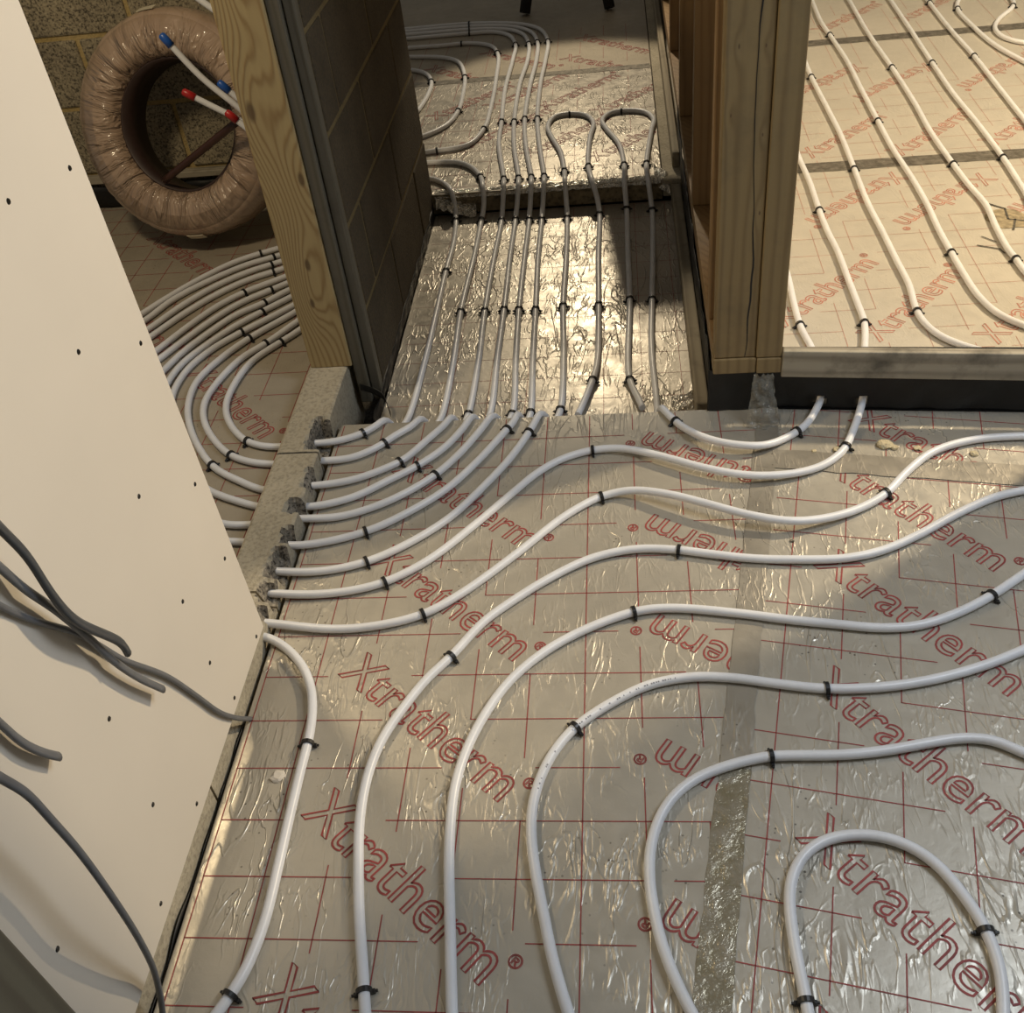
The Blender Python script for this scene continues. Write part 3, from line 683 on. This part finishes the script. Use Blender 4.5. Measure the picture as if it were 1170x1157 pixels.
for i in (11, 12):
    pipe(i, arc_pts(i), 'outermost white pipe of the bundle in the coil room' if i == 12 else 'second outermost white pipe of the bundle in the coil room', 'white heating pipes')
# second hall loop, leading on past the corner post and under the plate
rec9 = px(ZR, (734, 466), (732, 460.5), (719.5, 433.6), (717.7, 414), (719.5, 342), (717.7, 292), (716, 239))
rec10 = px(ZR, (745, 238), (746, 292), (745, 342), (744.6, 399.5), (750, 453))
loop = px(ZF, (713.5, 208, .012), (713, 188), (707, 164), (693, 147), (688, 137), (698.6, 128.5), (714, 126), (734.5, 127), (746.5, 135), (744, 150), (738.6, 188), (741, 208, .012))
tail = px(ZF, (757, 466.5), (764, 474), (776, 485), (793, 494.7, .02), (815, 503, .024), (843, 508, .024), (872, 508.8, .02), (894, 502), (911, 493), (924, 481.5), (934, 464.6, .02), (939, 449.6, .022), (929, 401.5), (915, 374), (907, 346), (901, 318.5), (893, 290), (886, 262)) + [Vector((0.50, 2.4, ZF)), Vector((0.57, 3.5, ZF)), Vector((0.62, 4.9, ZF))]
pipe('loop2', rec9 + [rec9[-1].lerp(loop[0], 0.5)] + loop + [loop[-1].lerp(rec10[0], 0.5)] + rec10 + [Vector((tail[0].x - 0.008, 1.128, ZR + 0.004)), Vector((tail[0].x - 0.006, 1.106, -0.02)), Vector((tail[0].x - 0.003, 1.094, 0.006))] + tail,
     'white pipe making the second hall loop and sweeping below the corner post', 'white heating pipes')
BIG = {
 'b1': ([(1240, 548), (1170, 560), (1139, 567), (1095, 586), (1051, 610), (1007, 629), (963, 637.8), (913, 639), (860, 637.8), (807, 632), (775, 628), (726, 627), (677.4, 637), (628.7, 659.7), (580, 690), (551.5, 711), (515.5, 749.6), (488, 775), (465, 803), (436, 845.5), (419.5, 888), (411, 936), (409.5, 988), (410.4, 1043.6), (414.6, 1108.5), (417, 1155.6), (419, 1190)], 'long white pipe of the foreground bend nearest the plasterboard'),
 'b2': ([(1240, 610), (1170, 655.4), (1133, 680), (1095, 699.5), (1051, 714), (1007, 717), (948, 712), (905, 708), (840, 700), (775, 694.5), (742, 695.5), (723, 699), (677.4, 715), (628.7, 740), (588, 772), (562.4, 803), (536.4, 848.7), (520, 897.4), (514.3, 946), (513, 995), (514.3, 1060), (516.3, 1155.6), (518, 1190)], 'second long white pipe of the foreground bends from the plasterboard'),
 'b3': ([(1240, 712), (1170, 742), (1124.5, 760), (1065.7, 776), (1007, 784.7), (945, 786.5), (889, 781), (840, 774.5), (791, 773), (742, 782), (705, 799), (679, 814.6), (656.6, 831), (634, 857), (617.6, 887.7), (608, 923.4), (607.5, 962.4), (612.7, 1001), (621, 1043.6), (630.6, 1092), (645, 1144), (658, 1190)], 'third foreground pipe bend, with faint grey print along its side'),
 'b4': ([(1240, 890), (1170, 860), (1133, 845), (1100, 842.7), (1063, 848), (1013, 857), (963, 862), (913, 862.7), (880, 863.5), (830, 875), (797, 888), (778, 901), (757, 926.7), (744.3, 962.4), (741.7, 995), (746, 1034), (755.6, 1076), (770, 1115), (788, 1153), (806, 1190)], 'white pipe bend crossing the brown taped joint twice'),
 'b5': ([(930, 1190), (923, 1155), (919, 1133), (911.7, 1100), (905, 1060), (902, 1020), (908, 993), (923, 971.7), (946.7, 958), (980, 953), (1013, 956.7), (1046.7, 970), (1076.7, 993), (1100, 1021.7), (1120, 1050), (1133, 1076.7), (1143, 1110), (1146.7, 1153), (1147, 1190)], 'innermost white pipe loop in the near corner of the floor'),
}
for k, (p, lab) in BIG.items(): pipe(k, px(ZF, *p), lab, 'white heating pipes')
# faint print on the side of the third bend
bp = PIPES['b3']; bm = bmesh.new(); pb3 = [o for o in COL.objects if o.get('label', '').startswith('third foreground')][0]
lo_ = min(range(len(bp)), key=lambda i: (pix(bp[i])[0] - 770) ** 2 + (pix(bp[i])[1] - 774) ** 2); hi_ = min(range(len(bp)), key=lambda i: (pix(bp[i])[0] - 611) ** 2 + (pix(bp[i])[1] - 905) ** 2)
for i in range(min(lo_, hi_), max(lo_, hi_)):
    t = (bp[i + 1] - bp[i]); sd = t.cross(Vector((0, 0, 1))).normalized()
    if sd.dot(Vector((0.7, -0.7, 0))) < 0: sd = -sd
    for k in range(3):
        if random.random() < 0.45: continue
        a = bp[i] + t * (k / 3); b = bp[i] + t * (k / 3 + random.uniform(0.12, 0.26)); q = []
        for p, an in ((a, 0.95), (b, 0.95), (b, 1.22), (a, 1.22)): q.append(bm.verts.new(p + (sd * math.cos(an) + Vector((0, 0, 1)) * math.sin(an)) * (RP + 0.00025)))
        bm.faces.new(q)
obj('printed_marking', bm, plain('grey_print', (0.25, 0.25, 0.28), 0.5), pb3)['kind'] = 'stuff'
RR = {
 'rc': ([(870, -50), (885, 0), (900, 30), (918, 66), (927, 88), (946, 125), (960.5, 154), (976, 193), (992, 233), (1008.5, 265), (1024.6, 297.7), (1038.5, 325), (1047.7, 355.4), (1059, 371.6), (1077.7, 385.4), (1100.8, 394.6), (1130.8, 402.7), (1170, 407), (1230, 409)], 'bright-room pipe bending round close along the weathered plate'),
 'rd': ([(905, -50), (927.4, 0), (938.5, 25.7), (949.5, 42), (968, 70), (982.6, 99), (1003, 138), (1019, 168), (1043, 205), (1059, 233), (1073, 263), (1087, 288.5), (1103, 316), (1119, 339), (1140, 357.7), (1170, 371.5), (1230, 385)], 'bright-room pipe making the second bend behind the weathered plate'),
 're': ([(940, -50), (970, 0), (993.6, 40.4), (1019, 77), (1045, 117.6), (1063.4, 150.7), (1089, 187.4), (1107.7, 212), (1126, 233), (1137.7, 258.5), (1151.5, 284), (1161, 296), (1172, 311), (1200, 330)], 'bright-room pipe passing beside the torn board facing'),
 'rf': ([(985, -50), (1017.5, 0), (1041, 35), (1065, 71.7), (1089, 106.6), (1118.5, 143), (1146, 180), (1170, 217), (1200, 260)], 'bright-room pipe third from the far loop'),
 'rg': ([(1025, -50), (1059.7, 0), (1085.5, 33), (1113, 64), (1140.6, 99), (1170, 136), (1210, 185)], 'bright-room pipe lying next to the far loop'),
 'rh': ([(1215, 92), (1170, 70), (1137, 51.5), (1111, 29.4), (1094, 10), (1097, -2), (1112, -12), (1140, -12), (1157, 0), (1157, 8), (1141, 22), (1137, 33), (1148, 43), (1170, 48.5), (1215, 50)], 'looped white pipe in the far corner of the bright room'),
}
for k, (p, lab) in RR.items(): pipe(k, px(ZF, *p), lab, 'white heating pipes')
HL = {
 'ha': ([(440, 57), (468, 54.7), (505.5, 52), (536, 49.3), (560, 52), (568.7, 61.5), (567, 89), (560, 126.5), (553, 147), (533, 166), (492, 173), (470, 176)], 'outer white pipe bend running behind the dark block wall in the hall'),
 'hb': ([(440, 65), (469.6, 65), (505.5, 65.6), (522.6, 70), (531, 87), (528.7, 109.4), (523.6, 126.5), (509, 143.6), (483, 155.6), (465, 160)], 'middle white pipe bend running behind the dark block wall in the hall'),
 'hc': ([(450, 79), (471, 80), (486.7, 84), (493, 94), (490, 106), (480, 123), (465, 140)], 'small innermost pipe bend peeping out behind the dark block wall'),
}
for k, (p, lab) in HL.items(): pipe(k, px(ZF, *p), lab, 'white heating pipes')

# the membrane is cut where the two pipes pass below the weathered plate
bm = bmesh.new(); bm.from_mesh(gapsheet.data)
cut = [p for k in (8, 'loop2') for p in PIPES[k] if 1.0 < p.y < 1.2 and p.x > 0.4]
bmesh.ops.delete(bm, geom=[f for f in bm.faces if any((f.calc_center_median() - p).length < 0.0142 for p in cut)], context='FACES')
bm.to_mesh(gapsheet.data); bm.free()

# ------------------------------------------------------------------ clips
def clip_mesh():
    bm = bmesh.new(); ro, ri, hw = RP + 0.0034, RP + 0.0004, 0.0035
    rings = []
    A = [math.radians(-38 + k * (256 / 14)) for k in range(15)]
    for a in A:
        rings.append([bm.verts.new((r * math.cos(a), y, r * math.sin(a))) for r, y in ((ri, -hw), (ro, -hw), (ro, hw), (ri, hw))])
    for i in range(14):
        for k in range(4): bm.faces.new((rings[i][k], rings[i][(k + 1) % 4], rings[i + 1][(k + 1) % 4], rings[i + 1][k]))
    bm.faces.new(rings[0]); bm.faces.new(rings[-1][::-1])
    for s in (-1, 1):   # barbed feet
        box(bm, (s * 0.0125 - 0.0032, -0.003, -0.0088), (s * 0.0125 + 0.0032, 0.003, -0.002), 0.0006)
        box(bm, (s * 0.0162 - 0.003, -0.0018, -0.0074), (s * 0.0162 + 0.003, 0.0018, -0.0035), 0.0005)
    bmesh.ops.recalc_face_normals(bm, faces=bm.faces)
    me = bpy.data.meshes.new('pipe_clip'); bm.to_mesh(me); bm.free(); me.materials.append(M_CLIP); return me
CLIP = clip_mesh()
WHERE = {11: 'the second outermost coil-room pipe', 12: 'the outermost coil-room pipe', 'loop2': 'the pipe of the second hall loop', 'b1': 'the foreground bend nearest the plasterboard', 'b2': 'the second foreground bend', 'b3': 'the third foreground bend', 'b4': 'the bend crossing the brown tape', 'b5': 'the innermost near loop',
         'rc': 'the bright-room bend by the weathered plate', 'rd': 'the second bright-room bend', 're': 'the bright-room pipe by the torn facing', 'rf': 'the bright-room pipe third from the far loop', 'rg': 'the bright-room pipe beside the far loop', 'rh': 'the far looped pipe of the bright room', 'ha': 'the outer bend behind the dark wall', 'hb': 'the middle bend behind the dark wall', 'hc': 'the small bend behind the dark wall'}
for i in range(1, 11): WHERE[i] = f'the {ORD[i]} kerb pipe'
CL = {
 1: [(323, 390.6), (284, 504), (416, 494), (509, 309), (521, 251)],
 2: [(306, 392), (264, 520), (440.6, 505), (527, 355), (550, 250), (549, 202)],
 3: [(285.5, 386), (242, 532), (458.5, 527), (536, 473), (554, 354), (573, 250), (575.6, 204), (572, 139), (589, 51), (536, 38)],
 4: [(274.6, 380), (479, 532), (576, 354), (589, 250), (592, 203), (587, 138), (604, 50), (536, 34)],
 5: [(299, 356.5), (495, 544), (585, 472), (593, 354), (605, 250), (607, 202), (600, 136), (614, 48), (536, 30)],
 6: [(302, 345.5), (414, 608), (577, 491), (606, 472), (612, 353), (619.5, 250), (622, 201), (614, 135), (626, 47), (536, 27)],
 7: [(310, 331), (420, 642), (603, 494), (640, 469), (643.5, 349), (648, 248), (645, 195), (650.8, 129.5), (672, 190), (684.5, 245), (684, 347), (677, 435)],
 8: [(279, 334), (440.6, 665), (679, 513.6), (965, 512), (988, 370), (936, 241)],
 9: [(312, 310), (484, 702), (688, 566.5), (1014, 562)],
 10: [(308, 303), (351, 849), (261, 1140)],
 11: [(311, 294)], 12: [(300, 289)],
 'loop2': [(719, 434), (719, 342), (716, 238), (713, 188), (711, 126), (739, 187), (745, 239), (745, 341), (770, 480), (913, 492), (915, 372)],
 'b1': [(515, 749.6), (778, 628), (415, 1133)], 'b2': [(727, 698), (1133, 680)], 'b3': [(657, 831), (946, 786.5)], 'b4': [(882, 863.5)], 'b5': [(921, 1142), (1126, 1063)],
 'rc': [(927, 88), (976, 194), (1048, 356)], 'rd': [(948, 40), (1003, 138), (1087, 289)], 're': [(1019, 77), (1089, 187), (1160, 295)], 'rf': [(1065, 72), (1146, 180)], 'rg': [(1062, 3), (1113, 64)], 'rh': [(1094, 10), (1157, 6)],
 'ha': [(568, 60), (527, 50), (553, 147), (500, 172)], 'hb': [(531, 88), (524, 126)], 'hc': [(493, 93)],
}
NTH = ['first', 'second', 'third', 'fourth', 'fifth', 'sixth', 'seventh', 'eighth', 'ninth', 'tenth', 'eleventh', 'twelfth', 'thirteenth']
for key, lst in CL.items():
    path = PIPES[key]; pp = [pix(p) for p in path]; found = []
    for (x, y) in lst:
        found.append(min(range(1, len(path) - 1), key=lambda i: (pp[i][0] - x) ** 2 + (pp[i][1] - y) ** 2))
    for n, i in enumerate(sorted(found)):
        c = bpy.data.objects.new('pipe_clip', CLIP); COL.objects.link(c)
        t = (path[i + 1] - path[i - 1]).normalized(); xax = t.cross(Vector((0, 0, 1))).normalized(); zax = xax.cross(t)
        c.matrix_world = Matrix(((xax.x, t.x, zax.x, path[i].x), (xax.y, t.y, zax.y, path[i].y), (xax.z, t.z, zax.z, path[i].z), (0, 0, 0, 1))) @ Matrix.Rotation(random.uniform(-0.15, 0.15), 4, 'Z')
        only = len(lst) == 1
        tag(c, f'black plastic clip pinning {WHERE[key]}' + (', the only one there' if only else f', {NTH[n]} of its clips'), 'clip', 'black pipe clips')

# ------------------------------------------------------------------ wrapped pipe coil
coil = empty('pipe_coil', (-1.2556, 2.2215, 0.3486 + 0.002)); coil.rotation_euler = (-0.3647, 0, -0.1442)
tag(coil, 'large pipe coil wrapped in shiny clear film leaning on the block wall', 'pipe coil')
def ring_mesh(prof, n, wr=0.0):
    bm = bmesh.new(); R_ = []
    for k in range(n):
        a = 2 * math.pi * k / n; row = []
        for j, (r, y) in enumerate(prof):
            q = wr * (noise.noise(Vector((math.cos(a) * 14, math.sin(a) * 14, j * 0.35))) + 0.6 * noise.noise(Vector((math.cos(a) * 34, math.sin(a) * 34, j * 0.5))))
            s = 1 if r > 0.264 else -1
            row.append(bm.verts.new(((r + 0.3 * s * q) * math.cos(a), y + (1 if y > 0 else -1) * q, (r + 0.3 * s * q) * math.sin(a))))
        R_.append(row)
    m = len(prof)
    for k in range(n):
        for j in range(m):
            bm.faces.new((R_[k][j], R_[(k + 1) % n][j], R_[(k + 1) % n][(j + 1) % m], R_[k][(j + 1) % m])).smooth = True
    bmesh.ops.recalc_face_normals(bm, faces=bm.faces); return bm
prof = []
for k in range(24):   # superellipse cross-section
    a = 2 * math.pi * k / 24; c, s = math.cos(a), math.sin(a)
    prof.append((0.264 + 0.072 * math.copysign(abs(c) ** 0.62, c), 0.0965 * math.copysign(abs(s) ** 0.7, s)))
wrapb = obj('film_wrapping', ring_mesh(prof, 180, 0.0035), M_WRAP, coil)
inner = [(0.199, -0.052), (0.190, -0.054), (0.190, 0.078), (0.199, 0.076)]
lin = obj('inner_liner', ring_mesh(inner, 72), plain('dark_liner', (0.04, 0.022, 0.018), 0.5), coil)
for a0 in (-1.5, 1.72):
    bm = bmesh.new(); q = []
    for k in range(9):
        a = a0 + 0.018 * (k - 4) * 1.2
        q.append([bm.verts.new((r * math.cos(a), y, r * math.sin(a))) for r, y in ((0.327, -0.075), (0.3375, -0.05))])
    for k in range(8): bm.faces.new((q[k][0], q[k + 1][0], q[k + 1][1], q[k][1]))
    lb = obj('tape_label', bm, plain('pale_tape', (0.6, 0.55, 0.42), 0.5), coil)
    lb.modifiers.new('s', 'SOLIDIFY').thickness = 0.002
# dark tube standing inside the coil
a, b = aty(188, 206, 2.13), aty(272, 138, 2.02)
tag(obj('dark_tube', sweep([a.lerp(b, k / 10) for k in range(11)], 0.011), M_RODBROWN), 'dark brown tube slanting across the middle of the wrapped coil', 'tube')
# capped tails
def tail_pipe(pts, capmat, label):
    root = empty('capped_pipe_tail', pts[-1]); tag(root, label, 'pipe')
    path = catmull(pts, 0.015)
    o = obj('tube', sweep(path, RP), M_PIPE, root); o.location = -root.location
    d = (path[0] - path[3]).normalized(); cp_ = [path[0] - d * 0.018, path[0] + d * 0.004, path[0] + d * 0.016, path[0] + d * 0.020]
    bm = bmesh.new(); prev = None
    u = d.orthogonal().normalized(); v = d.cross(u)
    for p, r in zip(cp_, (0.0112, 0.0112, 0.0104, 0.006)):
        rg = [bm.verts.new(p + u * (r * math.cos(t)) + v * (r * math.sin(t))) for t in [2 * math.pi * k / 12 for k in range(12)]]
        if prev:
            for k in range(12): bm.faces.new((prev[k], prev[(k + 1) % 12], rg[(k + 1) % 12], rg[k])).smooth = True
        else: bm.faces.new(rg[::-1])
        prev = rg
    bm.faces.new(prev); bmesh.ops.recalc_face_normals(bm, faces=bm.faces)
    c = obj('end_cap', bm, capmat, root); c.location = -root.location
W_ = lambda x, y, z: Vector((x, y, z))
tail_pipe([aty(190, 46, 1.93), aty(230, 88, 1.93), aty(278, 128, 1.93), aty(315, 168, 1.93), W_(-0.76, 1.95, 0.2), W_(-0.70, 1.97, 0.03)], M_BLUE, 'long white pipe tail with blue cap, topmost over the coil')
tail_pipe([aty(256, 99, 2.0), aty(276, 116, 2.0), aty(300, 138, 2.0), W_(-0.78, 2.02, 0.22), W_(-0.72, 2.03, 0.03)], M_BLUE, 'white pipe tail with blue cap close beside the knotty post')
tail_pipe([aty(216, 108, 1.97), aty(242, 121, 1.97), aty(270, 135, 1.97), aty(300, 152, 1.97), W_(-0.78, 2.0, 0.25), W_(-0.71, 2.01, 0.03)], M_RED, 'white pipe tail with red cap reaching across the coil opening')
tail_pipe([aty(265, 133, 1.90), aty(284, 148, 1.90), aty(306, 166, 1.90), W_(-0.79, 1.91, 0.2), W_(-0.72, 1.92, 0.03)], M_RED, 'short white pipe tail with red cap touching the knotty post')
tail_pipe([aty(205, -20, 1.93), aty(226, -2, 1.93), aty(247, 13, 1.93), aty(285, 45, 1.93), aty(310, 75, 1.93), W_(-0.72, 1.94, 0.3), W_(-0.70, 1.94, 0.05)], M_BLUE, 'white pipe tail crossing the top of the coil by the post')

# ------------------------------------------------------------------ cables
def cable(pts, label, mat=M_CABLE, ra=0.0052, rb=0.0035):
    tag(obj('cable', sweep(relax(catmull(pts, 0.01), 2), rb * 1.25, ra * 1.3, 10), mat), label, 'cable', 'grey cables in front of the plasterboard')
cx = lambda X, pts: [atx(p[0], p[1], p[2] if len(p) > 2 else X) for p in pts]
cable(cx(-0.566, [(-60, 535, -.53), (0, 603), (30, 634), (60, 680), (85, 708), (125, 727), (140, 735), (146, 746)]), 'thick dark cable with a hooked cut end, highest of the cables', M_CABLE_D, 0.006, 0.004)
cable(cx(-0.582, [(-60, 595, -.55), (0, 648), (30, 674), (60, 694), (100, 727), (130, 755), (160, 775), (186, 787)]), 'grey cable with a blunt cut end over the plasterboard')
cable(cx(-0.5945, [(-60, 650, -.57), (0, 692), (40, 709), (85, 722), (110, 735), (140, 753), (190, 772), (225, 795, -.5945), (250, 813, -.5945), (270, 820, -.597), (287, 821, -.604)]), 'thin grey cable running on to the foot of the plasterboard', M_CABLE, 0.0036, 0.003)
cable(cx(-0.588, [(-60, 775, -.53), (0, 826), (25, 848), (50, 860), (67, 864)]), 'short grey cable stub low over the plasterboard')
cable(cx(-0.53, [(-60, 850, -.48), (0, 888), (30, 906), (60, 938), (90, 972), (125, 1020), (160, 1075, -.55), (178, 1115, -.575), (186, 1157, -.59), (188, 1190, -.597)]), 'long grey cable drooping to the floor at the near corner')

# ------------------------------------------------------------------ tripod stand at the far end of the hall
tp = empty('tripod_stand', (-0.13, 4.75, 0)); tag(tp, 'black tripod legs standing at the dim end of the hall', 'tripod')
for ft in ((-0.343, 4.31, 0.012), (0.06, 4.27, 0.012), (-0.12, 5.15, 0.012)):
    p = [Vector(ft).lerp(Vector((-0.13, 4.72, 0.95)), k / 6) for k in range(7)]
    o = obj('leg', sweep(p, 0.027, sides=8), M_BLACKMETAL, tp); o.location = -tp.location
o = obj('pole', sweep([Vector((-0.13, 4.72, 0.35 + 0.2 * k)) for k in range(8)], 0.016, sides=10), M_BLACKMETAL, tp); o.location = -tp.location

# ------------------------------------------------------------------ crumbs, torn facing, debris
def crumb(p, r, label, mat=M_CRUMB, flat=0.5):
    bm = bmesh.new(); bmesh.ops.create_icosphere(bm, subdivisions=2, radius=r)
    for v in bm.verts:
        v.co *= 1 + 0.45 * noise.noise(v.co / r * 1.3 + Vector((p.x * 50, p.y * 50, 0))); v.co.z *= flat
    o = obj('plaster_crumb', bm, mat); o.location = p + Vector((0, 0, r * flat * 0.7)); tag(o, label, 'debris', 'crumbs of debris on the floor')
crumb(at(1010, 509), 0.016, 'largest pale crumb, lying below the weathered plate')
crumb(at(1022, 512), 0.009, 'small crumb touching the largest one below the plate')
crumb(at(957, 515), 0.010, 'yellowish crumb beside the clip on the eighth kerb pipe')
crumb(at(930, 516), 0.006, 'tiny crumb between two pipes below the weathered plate')
crumb(at(1048, 513), 0.008, 'crumb lying under the ninth kerb pipe near the plate')
crumb(at(1113, 519), 0.009, 'crumb at the foot of the printed lettering near the plate')
crumb(at(318, 887), 0.013, 'white plaster flake on the floor beside the plasterboard', M_PB, 0.25)
crumb(at(390, 575), 0.007, 'broken block crumb under the fourth kerb pipe', M_RUBBLE)
crumb(at(905, 618), 0.005, 'small dark crumb lying beside the grey taped joint', M_RUBBLE)
bm = bmesh.new(); c0 = at(1150, 250); ring = []
for k in range(14):
    a = 2 * math.pi * k / 14; r = 0.062 * (1 + 0.4 * noise.noise(Vector((math.cos(a) * 1.7, math.sin(a) * 1.7, 4))))
    ring.append(bm.verts.new((c0.x + r * math.cos(a), c0.y + r * 1.1 * math.sin(a), 0.0016)))
bm.faces.new(ring)
obj('torn_facing', bm, plain('bare_foam', (0.30, 0.25, 0.165), 0.9, bump=1.0, scale=60, var=0.4), floor)
for (pts, wd) in (([(1128, 232), (1148, 238), (1152, 250), (1172, 252)], 0.006), ([(1158, 262), (1160, 250)], 0.006), ([(1117, 280), (1142, 284), (1148, 289)], 0.005), ([(1122, 270), (1138, 276)], 0.004)):
    bm = bmesh.new(); q = [at(x, y, 0.0022) for x, y in pts]
    for a, b in zip(q, q[1:]): ribbon(bm, a.xy, b.xy, wd, 0.0024)
    obj('crack', bm, M_SLAB, floor)
# added board just out of view, casting the dark rectangle on the sunken board
off_ = obj('shadow_board', boxm((-0.02, 2.995, 0.47), (0.286, 3.012, 0.74), 0.002), M_STUD)
tag(off_, 'unseen brown board added above the far floor to cast a shadow', 'board')
